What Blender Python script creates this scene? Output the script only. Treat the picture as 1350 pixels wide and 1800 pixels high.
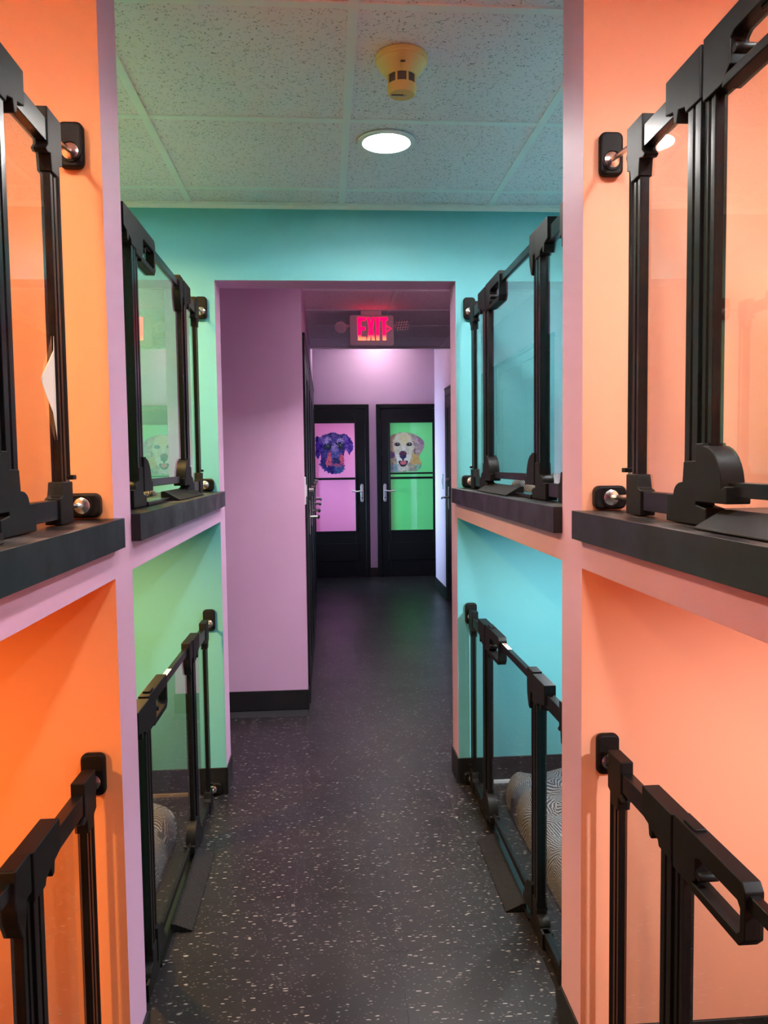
import bpy, bmesh, math, random
from mathutils import Vector, Matrix

S = bpy.context.scene
C = S.collection
for o in list(bpy.data.objects):
    bpy.data.objects.remove(o)
random.seed(7)
PI = math.pi

# ------------------------------------------------------------------ camera
PITCH, YAW, ROLL, EYE, FPX = -0.0614, 0.0729, -0.0123, 1.3814, 1380.36
cy, sy = math.cos(YAW), math.sin(YAW)
fw = Vector((sy*math.cos(PITCH), cy*math.cos(PITCH), math.sin(PITCH)))
rt = Vector((cy, -sy, 0)); up = rt.cross(fw)
c_, s_ = math.cos(ROLL), math.sin(ROLL)
R2, U2 = c_*rt + s_*up, -s_*rt + c_*up
cam = bpy.data.cameras.new('camera'); cam.sensor_width = 36; cam.lens = 36*FPX/1800
cam.clip_start = 0.05; cam.clip_end = 60
co = bpy.data.objects.new('camera', cam); C.objects.link(co)
co.matrix_world = Matrix(((R2.x, U2.x, -fw.x, 0), (R2.y, U2.y, -fw.y, 0), (R2.z, U2.z, -fw.z, EYE), (0, 0, 0, 1)))
S.camera = co

# ------------------------------------------------------------------ world, exposure
w = bpy.data.worlds.new('world'); S.world = w; w.use_nodes = True
w.node_tree.nodes['Background'].inputs[0].default_value = (0.6, 0.7, 0.9, 1)
w.node_tree.nodes['Background'].inputs[1].default_value = 0.05
S.view_settings.view_transform = 'Standard'; S.view_settings.look = 'None'
S.view_settings.exposure = 0.7; S.view_settings.gamma = 1.0
S.view_settings.use_curve_mapping = False
S.cycles.use_denoising = True
S.cycles.max_bounces = 10; S.cycles.diffuse_bounces = 5; S.cycles.glossy_bounces = 4
S.cycles.transparent_max_bounces = 16
S.cycles.caustics_reflective = False; S.cycles.caustics_refractive = False

# main dimensions (metres; x right, y along the hall, z up)
D, T = 3.2815, 0.15               # far wall of the kennel hall and its thickness
XL, XR = -0.4394, 0.5493          # hall faces of the kennels
BL, BR = -1.29, 1.40              # backs of the kennels
ZC, ZH = 2.435, 2.134             # ceiling, doorway head
DV0, DV1 = 1.655, 1.797           # divider between near and far kennels
EV0, EV1 = 0.02, 0.17             # divider behind the camera
ZL, ZS0, ZS1 = 1.15, 1.2135, 1.2753   # ledge underside, shelf board
XCL, XCR = -0.1228, 1.205         # corridor walls
YB = 4.397                        # mauve block
YE, YCE, ZC2 = 9.557, 7.2, 3.0    # end wall, end of the low ceiling, high ceiling

# lamp colours and powers (W)
WARM, COOL, NEUT = (1.0, 0.54, 0.16), (0.86, 0.94, 1.0), (1.0, 0.92, 0.88)
LAMPS = [  # x, y, z, radius, watts, colour, spread(deg)
    (0.215, 2.637, ZC, 0.075, 6.0, NEUT, 155),
    (0.215, 0.81, ZC, 0.075, 5.0, NEUT, 150),
    (-0.86, 2.54, ZC, 0.075, 20, (1.0, 0.55, 0.05), 152),
    (-0.86, 0.90, ZC, 0.075, 7.0, WARM, 142),
    (0.98, 2.54, ZC, 0.075, 5.6, COOL, 152),
    (0.98, 0.90, ZC, 0.075, 4.8, COOL, 142),
    (0.62, 9.20, ZC2, 0.075, 1.6, (1.0, 0.93, 0.95), 150),
    (0.55, 3.90, ZC, 0.075, 14, (1.0, 0.94, 0.95), 105),  # added fill lamp, hidden by the doorway head, brightens the mauve block
    (0.40, 7.75, ZC2, 0.075, 1.2, (1.0, 0.95, 0.97), 160),  # added fill lamp out of view, lifts the dark corridor ceiling
]
PUCKS = [(-0.84, 2.56, WARM, 15), (-0.95, 0.90, WARM, 7.5), (0.93, 2.56, COOL, 11.5), (1.06, 0.90, COOL, 8.5)]
DAYLIGHT_W = 42

# ------------------------------------------------------------------ materials
def srgb(r, g, b):
    f = lambda v: (v/255/12.92) if v/255 <= 0.04045 else ((v/255+0.055)/1.055)**2.4
    return (f(r), f(g), f(b), 1)

def mat(name, col, rough=0.5, metal=0.0, emit=None, estr=0.0, coat=0.0, spec=0.5):
    m = bpy.data.materials.new(name); m.use_nodes = True
    b = m.node_tree.nodes['Principled BSDF']
    b.inputs['Base Color'].default_value = col
    b.inputs['Roughness'].default_value = rough
    b.inputs['Metallic'].default_value = metal
    b.inputs['Coat Weight'].default_value = coat
    b.inputs['Specular IOR Level'].default_value = spec
    if emit:
        b.inputs['Emission Color'].default_value = emit
        b.inputs['Emission Strength'].default_value = estr
    return m

def nodes(m):
    nt = m.node_tree
    return nt, nt.nodes, nt.links, nt.nodes['Principled BSDF']

def paint(name, col, rough=0.55):
    """wall paint with a faint roller stipple"""
    m = mat(name, col, rough, spec=0.35)
    nt, N, L, b = nodes(m)
    g = N.new('ShaderNodeNewGeometry'); n = N.new('ShaderNodeTexNoise'); n.inputs['Scale'].default_value = 260
    n.inputs['Detail'].default_value = 3
    bp = N.new('ShaderNodeBump'); bp.inputs['Strength'].default_value = 0.06; bp.inputs['Distance'].default_value = 0.002
    L.new(g.outputs['Position'], n.inputs['Vector']); L.new(n.outputs['Fac'], bp.inputs['Height']); L.new(bp.outputs['Normal'], b.inputs['Normal'])
    return m

def math_node(N, L, op, a, b=None):
    n = N.new('ShaderNodeMath'); n.operation = op
    for i, v in enumerate((a, b)):
        if v is None: continue
        if isinstance(v, (int, float)): n.inputs[i].default_value = v
        else: L.new(v, n.inputs[i])
    return n.outputs[0]

M = {}
M['teal'] = paint('teal_paint', srgb(106, 180, 188))
M['orange'] = paint('orange_paint_warm_lit', srgb(246, 168, 112))  # left kennels: shared orange paint, warm light put into the colour
M['peach'] = paint('orange_paint_cool_lit', srgb(246, 176, 142))  # right kennels: the same orange paint, tinted paler for their cooler light
M['mauve'] = paint('mauve_paint', srgb(209, 167, 199))
M['white_grid'] = mat('ceiling_grid_paint', srgb(247, 242, 242), 0.5)
M['black'] = mat('black_gate_plastic', (0.0065, 0.0058, 0.006, 1), 0.5, spec=0.18)
M['black_metal'] = mat('black_gate_metal', (0.0065, 0.0058, 0.006, 1), 0.27, spec=0.3)
M['chrome'] = mat('zinc_metal', (0.75, 0.75, 0.74, 1), 0.22, 1.0)
M['silver'] = mat('brushed_silver', (0.62, 0.62, 0.64, 1), 0.35, 1.0)
M['plate_white'] = mat('switch_plate_white', srgb(205, 200, 205), 0.4)
M['door_black'] = mat('black_door_paint', (0.006, 0.0055, 0.0065, 1), 0.45, spec=0.25)
M['base_black'] = mat('black_vinyl_base', (0.009, 0.009, 0.010, 1), 0.35)
M['yellowed'] = mat('yellowed_plastic', srgb(242, 206, 128), 0.45)
M['dark_mesh'] = mat('dark_screen', srgb(92, 84, 84), 0.6)
M['sign_body'] = mat('sign_housing', srgb(222, 212, 214), 0.5)
M['paper'] = mat('white_paper', srgb(232, 224, 214), 0.6)
M['red_print'] = mat('red_print', srgb(190, 60, 40), 0.6)
M['lens'] = mat('lamp_lens', (0.9, 0.9, 0.9, 1), 0.4, emit=(1, 0.98, 0.95, 1), estr=25)
M['caulk'] = mat('tan_caulk', srgb(150, 128, 100), 0.6)
M['pink_film'] = mat('pink_window_film', srgb(240, 144, 196), 0.03, spec=1.0, coat=1.0, emit=srgb(230, 120, 190), estr=0.16)  # emission added to brighten the pane, in place of a lit room behind
M['green_film'] = mat('green_window_film', srgb(112, 226, 138), 0.03, spec=1.0, coat=1.0, emit=srgb(90, 210, 120), estr=0.11)  # glow added here too, standing in for light from behind
M['rubber'] = mat('ramp_rubber', (0.009, 0.0085, 0.009, 1), 0.6, spec=0.2)
M['bulb'] = mat('led_array', srgb(120, 118, 96), 0.3)

def shelf_material():
    m = mat('dark_shelf_board', srgb(21, 21, 24), 0.5, spec=0.4)
    nt, N, L, b = nodes(m)
    g = N.new('ShaderNodeNewGeometry'); n = N.new('ShaderNodeTexNoise'); n.inputs['Scale'].default_value = 9; n.inputs['Detail'].default_value = 5
    sep = N.new('ShaderNodeSeparateXYZ'); L.new(g.outputs['Normal'], sep.inputs[0]); L.new(g.outputs['Position'], n.inputs['Vector'])
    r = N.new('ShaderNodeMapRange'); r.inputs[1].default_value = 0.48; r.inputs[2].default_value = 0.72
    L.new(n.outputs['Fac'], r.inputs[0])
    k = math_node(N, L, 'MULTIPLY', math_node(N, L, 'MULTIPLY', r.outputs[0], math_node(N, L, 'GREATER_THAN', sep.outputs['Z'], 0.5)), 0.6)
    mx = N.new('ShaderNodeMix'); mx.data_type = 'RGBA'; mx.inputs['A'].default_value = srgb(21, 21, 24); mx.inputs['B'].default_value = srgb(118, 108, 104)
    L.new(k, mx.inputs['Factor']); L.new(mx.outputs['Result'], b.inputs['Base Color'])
    rr = math_node(N, L, 'MULTIPLY_ADD', n.outputs['Fac'], 0.5); rr.node.inputs[2].default_value = 0.15
    L.new(rr, b.inputs['Roughness'])
    return m
M['shelf'] = shelf_material()

def glass_material():
    m = bpy.data.materials.new('clear_gate_pane'); m.use_nodes = True
    nt = m.node_tree; N, L = nt.nodes, nt.links; N.clear()
    out = N.new('ShaderNodeOutputMaterial'); mix = N.new('ShaderNodeMixShader'); tr = N.new('ShaderNodeBsdfTransparent')
    gl = N.new('ShaderNodeBsdfGlossy'); fr = N.new('ShaderNodeFresnel')
    tr.inputs[0].default_value = (0.96, 0.97, 0.96, 1); gl.inputs['Roughness'].default_value = 0.0
    fr.inputs['IOR'].default_value = 1.45
    ge = N.new('ShaderNodeNewGeometry')   # outer faces reflect; a thin pane has no total reflection on its far side
    k = math_node(N, L, 'MULTIPLY', fr.outputs[0], math_node(N, L, 'SUBTRACT', 1.0, ge.outputs['Backfacing']))
    k = math_node(N, L, 'MINIMUM', math_node(N, L, 'MULTIPLY', k, 1.5), 1.0)
    L.new(k, mix.inputs[0]); L.new(tr.outputs[0], mix.inputs[1]); L.new(gl.outputs[0], mix.inputs[2]); L.new(mix.outputs[0], out.inputs[0])
    return m
M['glass'] = glass_material()

def ceiling_tile_material():
    m = mat('fissured_ceiling_tile', srgb(250, 234, 240), 0.8, spec=0.2)
    nt, N, L, b = nodes(m)
    g = N.new('ShaderNodeNewGeometry')
    nz = N.new('ShaderNodeTexNoise'); nz.inputs['Scale'].default_value = 38; L.new(g.outputs['Position'], nz.inputs['Vector'])
    vm = N.new('ShaderNodeVectorMath'); vm.operation = 'MULTIPLY_ADD'; vm.inputs[1].default_value = (0.03, 0.03, 0.0)
    L.new(nz.outputs['Color'], vm.inputs[0]); L.new(g.outputs['Position'], vm.inputs[2])
    v = N.new('ShaderNodeTexVoronoi'); v.inputs['Scale'].default_value = 140; L.new(vm.outputs[0], v.inputs['Vector'])
    n2 = N.new('ShaderNodeTexNoise'); n2.inputs['Scale'].default_value = 170; n2.inputs['Detail'].default_value = 4; L.new(vm.outputs[0], n2.inputs['Vector'])
    sc = N.new('ShaderNodeSeparateColor'); L.new(v.outputs['Color'], sc.inputs[0])
    near = math_node(N, L, 'LESS_THAN', v.outputs['Distance'], 0.40)
    pick = math_node(N, L, 'GREATER_THAN', sc.outputs[0], 0.50)
    rag = math_node(N, L, 'GREATER_THAN', n2.outputs['Fac'], 0.47)
    k = math_node(N, L, 'MULTIPLY', math_node(N, L, 'MULTIPLY', near, pick), rag)
    k = math_node(N, L, 'MULTIPLY', k, math_node(N, L, 'MULTIPLY_ADD', sc.outputs[1], 0.5))
    k.node.inputs[1].default_value = 1.0
    kk = math_node(N, L, 'MULTIPLY', k, 0.62)
    mx = N.new('ShaderNodeMix'); mx.data_type = 'RGBA'; mx.inputs['A'].default_value = srgb(250, 234, 240); mx.inputs['B'].default_value = srgb(70, 68, 66)
    L.new(kk, mx.inputs['Factor']); L.new(mx.outputs['Result'], b.inputs['Base Color'])
    bp = N.new('ShaderNodeBump'); bp.inputs['Strength'].default_value = 0.4; bp.inputs['Distance'].default_value = 0.002
    L.new(math_node(N, L, 'MULTIPLY', k, -1.0), bp.inputs['Height']); L.new(bp.outputs['Normal'], b.inputs['Normal'])
    return m
M['tile'] = ceiling_tile_material()

def floor_material():
    m = mat('speckled_vinyl_tile', srgb(52, 50, 54), 0.33, spec=0.3)
    nt, N, L, b = nodes(m)
    g = N.new('ShaderNodeNewGeometry')
    def flecks(scale, sx, sy_, thr, pick, seed):
        mp = N.new('ShaderNodeMapping'); mp.inputs['Scale'].default_value = (sx, sy_, 0); mp.inputs['Location'].default_value = (seed, seed*1.7, 0)
        mp.inputs['Rotation'].default_value = (0, 0, 0.12*math.sin(seed))
        L.new(g.outputs['Position'], mp.inputs['Vector'])
        nz = N.new('ShaderNodeTexNoise'); nz.inputs['Scale'].default_value = 30; L.new(g.outputs['Position'], nz.inputs['Vector'])
        vm = N.new('ShaderNodeVectorMath'); vm.operation = 'MULTIPLY_ADD'; vm.inputs[1].default_value = (0.02, 0.02, 0)
        L.new(nz.outputs['Color'], vm.inputs[0]); L.new(mp.outputs[0], vm.inputs[2])
        v = N.new('ShaderNodeTexVoronoi'); v.inputs['Scale'].default_value = scale; L.new(vm.outputs[0], v.inputs['Vector'])
        sc = N.new('ShaderNodeSeparateColor'); L.new(v.outputs['Color'], sc.inputs[0])
        a = math_node(N, L, 'LESS_THAN', v.outputs['Distance'], thr)
        p = math_node(N, L, 'GREATER_THAN', sc.outputs[0], pick)
        return math_node(N, L, 'MULTIPLY', math_node(N, L, 'MULTIPLY', a, p), math_node(N, L, 'MULTIPLY', sc.outputs[2], sc.outputs[2]))
    k1 = flecks(42, 1.0, 3.6, 0.27, 0.60, 1.3)
    k2 = flecks(85, 1.0, 3.4, 0.28, 0.58, 4.1)
    k = math_node(N, L, 'MINIMUM', math_node(N, L, 'ADD', k1, math_node(N, L, 'MULTIPLY', k2, 0.5)), 1.0)
    n = N.new('ShaderNodeTexNoise'); n.inputs['Scale'].default_value = 2.2; n.inputs['Detail'].default_value = 4; L.new(g.outputs['Position'], n.inputs['Vector'])
    base = N.new('ShaderNodeMix'); base.data_type = 'RGBA'; base.inputs['A'].default_value = srgb(24, 22, 24); base.inputs['B'].default_value = srgb(35, 32, 33)
    L.new(n.outputs['Fac'], base.inputs['Factor'])
    mx = N.new('ShaderNodeMix'); mx.data_type = 'RGBA'; mx.inputs['B'].default_value = srgb(215, 205, 198)
    L.new(base.outputs['Result'], mx.inputs['A']); L.new(math_node(N, L, 'MULTIPLY', k, 0.50), mx.inputs['Factor']); L.new(mx.outputs['Result'], b.inputs['Base Color'])
    rr = N.new('ShaderNodeMapRange'); rr.inputs[3].default_value = 0.26; rr.inputs[4].default_value = 0.46; L.new(n.outputs['Fac'], rr.inputs[0]); L.new(rr.outputs[0], b.inputs['Roughness'])
    bp = N.new('ShaderNodeBump'); bp.inputs['Strength'].default_value = 0.15; bp.inputs['Distance'].default_value = 0.002
    n3 = N.new('ShaderNodeTexNoise'); n3.inputs['Scale'].default_value = 60; L.new(g.outputs['Position'], n3.inputs['Vector'])
    L.new(n3.outputs['Fac'], bp.inputs['Height']); L.new(bp.outputs['Normal'], b.inputs['Normal'])
    return m
M['floor'] = floor_material()
M['subfloor'] = mat('dark_mastic', srgb(24, 23, 25), 0.8)

def bed_material():
    m = mat('woven_bed_fabric', srgb(120, 116, 118), 0.9, spec=0.15)
    nt, N, L, b = nodes(m)
    g = N.new('ShaderNodeTexCoord')
    v = N.new('ShaderNodeTexVoronoi'); v.inputs['Scale'].default_value = 20; L.new(g.outputs['Object'], v.inputs['Vector'])
    v.voronoi_dimensions = '2D'
    sc = N.new('ShaderNodeSeparateColor'); L.new(v.outputs['Color'], sc.inputs[0])
    ang = math_node(N, L, 'MULTIPLY', sc.outputs[0], 2*PI)
    sep = N.new('ShaderNodeSeparateXYZ'); L.new(g.outputs['Object'], sep.inputs[0])
    yz = math_node(N, L, 'SUBTRACT', sep.outputs[1], sep.outputs[2]); xz = math_node(N, L, 'ADD', sep.outputs[0], sep.outputs[2])
    t = math_node(N, L, 'ADD', math_node(N, L, 'MULTIPLY', xz, math_node(N, L, 'COSINE', ang)), math_node(N, L, 'MULTIPLY', yz, math_node(N, L, 'SINE', ang)))
    sr = N.new('ShaderNodeMapRange'); sr.inputs[1].default_value = -0.3; sr.inputs[2].default_value = 0.95
    L.new(math_node(N, L, 'SINE', math_node(N, L, 'MULTIPLY', t, 640)), sr.inputs[0]); st = sr.outputs[0]
    mx = N.new('ShaderNodeMix'); mx.data_type = 'RGBA'; mx.inputs['A'].default_value = srgb(60, 60, 65); mx.inputs['B'].default_value = srgb(158, 153, 154)
    L.new(st, mx.inputs['Factor']); L.new(mx.outputs['Result'], b.inputs['Base Color'])
    return m
M['bed'] = bed_material()

def ramp_material():
    m = mat('ribbed_ramp_rubber', (0.009, 0.0085, 0.009, 1), 0.65, spec=0.2)
    nt, N, L, b = nodes(m)
    g = N.new('ShaderNodeNewGeometry'); sep = N.new('ShaderNodeSeparateXYZ'); L.new(g.outputs['Position'], sep.inputs[0])
    t = math_node(N, L, 'ADD', math_node(N, L, 'MULTIPLY', sep.outputs[0], 500), math_node(N, L, 'MULTIPLY', sep.outputs[1], 420))
    bp = N.new('ShaderNodeBump'); bp.inputs['Strength'].default_value = 0.5; bp.inputs['Distance'].default_value = 0.001
    L.new(math_node(N, L, 'SINE', t), bp.inputs['Height']); L.new(bp.outputs['Normal'], b.inputs['Normal'])
    return m
M['ramp'] = ramp_material()

def exit_letter_material():
    m = mat('exit_letter_red', srgb(220, 10, 60), 0.4)
    nt, N, L, b = nodes(m)
    g = N.new('ShaderNodeTexCoord'); sep = N.new('ShaderNodeSeparateXYZ'); L.new(g.outputs['Object'], sep.inputs[0])
    r = N.new('ShaderNodeMapRange'); r.inputs[1].default_value = -0.070; r.inputs[2].default_value = -0.030; L.new(sep.outputs[2], r.inputs[0])
    mx = N.new('ShaderNodeMix'); mx.data_type = 'RGBA'; mx.inputs['A'].default_value = (1.0, 0.17, 0.06, 1); mx.inputs['B'].default_value = (1.0, 0.0, 0.045, 1)
    L.new(r.outputs[0], mx.inputs['Factor']); L.new(mx.outputs['Result'], b.inputs['Emission Color']); b.inputs['Emission Strength'].default_value = 2.0
    return m
M['exit_red'] = exit_letter_material()

def print_material():
    m = mat('printed_portrait', (1, 1, 1, 1), 0.25, spec=0.4)
    nt, N, L, b = nodes(m)
    a = N.new('ShaderNodeVertexColor'); a.layer_name = 'ink'; L.new(a.outputs['Color'], b.inputs['Base Color'])
    return m
M['print'] = print_material()

# ------------------------------------------------------------------ mesh helpers
class MB:
    """collects polygons, then links them as ONE mesh object"""
    def __init__(self): self.v, self.f, self.m = [], [], []
    def poly(self, vs, faces, mi=0):
        o = len(self.v); self.v += [tuple(p) for p in vs]
        self.f += [tuple(i+o for i in f) for f in faces]; self.m += [mi]*len(faces)
        return self
    def box(self, x0, x1, y0, y1, z0, z1, mi=0, by=None):
        """by: dict of '-x','+x','-y','+y','-z','+z' to material index"""
        x0, x1 = min(x0, x1), max(x0, x1); y0, y1 = min(y0, y1), max(y0, y1)
        o = len(self.v)
        self.v += [(x, y, z) for z in (z0, z1) for y in (y0, y1) for x in (x0, x1)]
        for k, f in (('-z', (0, 2, 3, 1)), ('+z', (4, 5, 7, 6)), ('-y', (0, 1, 5, 4)), ('+y', (2, 6, 7, 3)), ('-x', (0, 4, 6, 2)), ('+x', (1, 3, 7, 5))):
            self.f.append(tuple(i+o for i in f)); self.m.append((by or {}).get(k, mi))
        return self
    def prism(self, pts, ax, a0, a1, mi=0):
        """2-D polygon extruded along ax ('x','y','z') from a0 to a1"""
        def P(p, a): return {'x': (a, p[0], p[1]), 'y': (p[0], a, p[1]), 'z': (p[0], p[1], a)}[ax]
        n = len(pts); o = len(self.v)
        self.v += [P(p, a0) for p in pts] + [P(p, a1) for p in pts]
        self.f += [tuple(range(o, o+n))[::-1], tuple(range(o+n, o+2*n))]
        self.f += [(o+i, o+(i+1) % n, o+n+(i+1) % n, o+n+i) for i in range(n)]
        self.m += [mi]*(n+2)
        return self
    def lathe(self, prof, c, ax='z', n=24, mi=0):
        """profile of (radius, position along ax) turned about an axis through c"""
        o = len(self.v); k = len(prof)
        for i in range(n):
            a = 2*PI*i/n; ca, sa = math.cos(a), math.sin(a)
            for r, t in prof:
                p = {'z': (r*ca, r*sa, t), 'y': (r*ca, t, r*sa), 'x': (t, r*ca, r*sa)}[ax]
                self.v.append((c[0]+p[0], c[1]+p[1], c[2]+p[2]))
        for i in range(n):
            j = (i+1) % n
            for q in range(k-1):
                self.f.append((o+i*k+q, o+j*k+q, o+j*k+q+1, o+i*k+q+1)); self.m.append(mi)
        if prof[0][0] > 1e-6: self.f.append(tuple(o+i*k for i in range(n))); self.m.append(mi)
        if prof[-1][0] > 1e-6: self.f.append(tuple(o+i*k+k-1 for i in range(n))); self.m.append(mi)
        return self
    def tube(self, pts, r, n=8, mi=0):
        o = len(self.v); P = [Vector(p) for p in pts]
        for i, p in enumerate(P):
            t = (P[min(i+1, len(P)-1)]-P[max(i-1, 0)]).normalized()
            a = t.orthogonal().normalized() if i == 0 else (a-t*a.dot(t)).normalized()
            b = t.cross(a)
            self.v += [tuple(p+(a*math.cos(2*PI*k/n)+b*math.sin(2*PI*k/n))*r) for k in range(n)]
        for i in range(len(P)-1):
            for k in range(n):
                self.f.append((o+i*n+k, o+i*n+(k+1) % n, o+(i+1)*n+(k+1) % n, o+(i+1)*n+k)); self.m.append(mi)
        self.f += [tuple(range(o, o+n))[::-1], tuple(range(o+(len(P)-1)*n, o+len(P)*n))]; self.m += [mi, mi]
        return self
    def build(self, name, mats, parent=None, bevel=0, seg=2, smooth=False, loc=None):
        me = bpy.data.meshes.new(name); me.from_pydata(self.v, [], self.f)
        for m in (mats if isinstance(mats, (list, tuple)) else [mats]): me.materials.append(M[m])
        me.polygons.foreach_set('material_index', self.m)
        bm = bmesh.new(); bm.from_mesh(me); bmesh.ops.recalc_face_normals(bm, faces=bm.faces)
        if bevel:
            es = [e for e in bm.edges if len(e.link_faces) == 2 and e.calc_face_angle(0) > 0.6]
            bmesh.ops.bevel(bm, geom=es, offset=bevel, segments=seg, profile=0.5, affect='EDGES', clamp_overlap=True)
        if smooth or bevel:
            for f in bm.faces: f.smooth = True
            for e in bm.edges:
                if len(e.link_faces) == 2 and e.calc_face_angle(0) > (0.9 if bevel else 0.6): e.smooth = False
        bm.to_mesh(me); bm.free()
        o = bpy.data.objects.new(name, me); C.objects.link(o)
        if bevel:
            wm = o.modifiers.new('weighted', 'WEIGHTED_NORMAL'); wm.keep_sharp = True
        if parent: o.parent = parent
        if loc: o.location = loc
        return o

def thing(name, label, cat, loc=(0, 0, 0), rz=0, group=None):
    o = bpy.data.objects.new(name, None); C.objects.link(o); o.empty_display_size = 0.05
    o.location = loc; o.rotation_euler = (0, 0, rz); o['label'] = label; o['category'] = cat
    if group: o['group'] = group
    return o
def tag(o, label, cat, group=None):
    o['label'] = label; o['category'] = cat
    if group: o['group'] = group
    return o
def struct(o, label=None):
    o['kind'] = 'structure'
    if label: o['label'] = label
    return o
def rounded_rect(w_, h_, r, n=5):
    pts = []
    for cx, cz, a0 in ((w_/2-r, h_/2-r, 0), (-w_/2+r, h_/2-r, 90), (-w_/2+r, -h_/2+r, 180), (w_/2-r, -h_/2+r, 270)):
        for i in range(n+1):
            a = math.radians(a0+90*i/n); pts.append((cx+r*math.cos(a), cz+r*math.sin(a)))
    return pts

# ------------------------------------------------------------------ lamps
def lamp(x, y, z, r, watts, col, spread, label, group=None):
    t = thing('ceiling_downlight', label, 'ceiling light', (x, y, z), 0, group)
    MB().lathe([(r+0.020, 0.0), (r+0.018, -0.004), (r+0.004, -0.006), (r, -0.002), (r, 0.0)], (0, 0, 0), n=40).build('trim_ring', 'white_grid', t, smooth=True)
    MB().lathe([(0.0, -0.0015), (r, -0.0015)], (0, 0, 0), n=40).build('lens', 'lens', t)
    l = bpy.data.lights.new('downlight_lamp', 'AREA'); l.shape = 'DISK'; l.size = 2*r; l.energy = watts; l.color = col; l.spread = math.radians(spread)
    o = bpy.data.objects.new('downlight_lamp', l); C.objects.link(o); o.parent = t; o.location = (0, 0, -0.004)
    return t
LAMP_LABELS = ['round white recessed ceiling light glowing in front of the doorway', 'round recessed ceiling light over the hall behind the viewer',
    'warm round recessed light over the green-lit far kennel', 'warm round recessed light over the deep orange near kennel',
    'cool round recessed light over the blue-teal far kennel', 'cool round recessed light over the peach near kennel',
    'recessed light over the far end doors, above the low ceiling edge',
    'added unseen fill light just past the doorway head', 'added unseen fill light in the high ceiling past the exit sign']
for a, lab in zip(LAMPS, LAMP_LABELS): lamp(*a, lab)

# ------------------------------------------------------------------ floor
fl = struct(MB().box(-2.6, 2.8, -4.1, 10.2, -0.06, -0.0025).build('floor', 'subfloor'))
ts = 0.3048
tile_me = None
def grid_tile(cx, cyy):
    global tile_me
    if tile_me is None:
        h = ts/2-0.0002
        o = MB().box(-h, h, -h, h, -0.0024, 0.0).build('floor_tile', 'floor', fl); tile_me = o.data
    else:
        o = bpy.data.objects.new('floor_tile', tile_me); C.objects.link(o); o.parent = fl
    o.location = (cx, cyy, 0)
gx0, gy0 = XL+0.012-3*ts, 1.53
ntile = 0
for j in range(27):
    yy = gy0+(j+0.5)*ts
    for i in range(-1, 11):
        xx = gx0+(i+0.5)*ts
        if yy < 3.4:
            if not (-1.25 < xx < 1.36): continue
        elif yy < 4.4:
            if not (-0.72 < xx < 1.3): continue
        elif yy < 8.2:
            if not (-0.2 < xx < 1.3): continue
        elif not (-0.4 < xx < 1.6): continue
        grid_tile(xx, yy); ntile += 1
# vinyl past the individually built tiles
struct(MB().box(-2.6, 2.8, -4.1, gy0, -0.0024, -0.0001).build('floor_near', 'floor'))

# ------------------------------------------------------------------ ceiling
ce = struct(MB().box(-2.6, 2.8, -4.1, YCE, ZC+0.03, ZC+0.09).build('ceiling', 'white_grid'))
def ceiling_grid(x0, x1, y0, y1, xm, ym, nm='ceiling_tile'):
    t = 0.6096
    def cuts(a, b, m):
        k0 = math.ceil((a-m)/t-1e-6); r = [a]
        while m+k0*t < b-1e-6:
            if m+k0*t > a+1e-6: r.append(m+k0*t)
            k0 += 1
        return r+[b]
    xs, ys = cuts(x0, x1, xm), cuts(y0, y1, ym)
    for i in range(len(xs)-1):
        for j in range(len(ys)-1):
            e = 0.004
            z = ZC+0.005+random.uniform(-0.0004, 0.0004)
            MB().box(xs[i]+e, xs[i+1]-e, ys[j]+e, ys[j+1]-e, z, z+0.016).build(nm, 'tile', ce)
    for x in xs[1:-1]: MB().box(x-0.012, x+0.012, y0, y1, ZC, ZC+0.0045).build('grid_bar', 'white_grid', ce)
    for y in ys[1:-1]:
        for i in range(len(xs)-1): MB().box(xs[i]+0.012, xs[i+1]-0.012, y-0.012, y+0.012, ZC+0.0005, ZC+0.0045).build('grid_bar', 'white_grid', ce)
ceiling_grid(BL, BR, 0.0, D, 0.081, 2.488)
ceiling_grid(-0.9, XCR, D+T, YCE, 0.45, 4.86)
MB().box(XCL, XCR, YCE-0.03, YCE, ZC-0.012, ZC+0.004).build('edge_trim', 'white_grid', ce)
struct(MB().box(-2.6, 2.8, YCE, 10.2, ZC2, ZC2+0.06).build('ceiling_end', 'white_grid'))
struct(MB().box(-2.6, 2.8, YCE-0.05, YCE, ZC+0.005, ZC2).build('beam_ceiling_step', 'mauve'))

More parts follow.
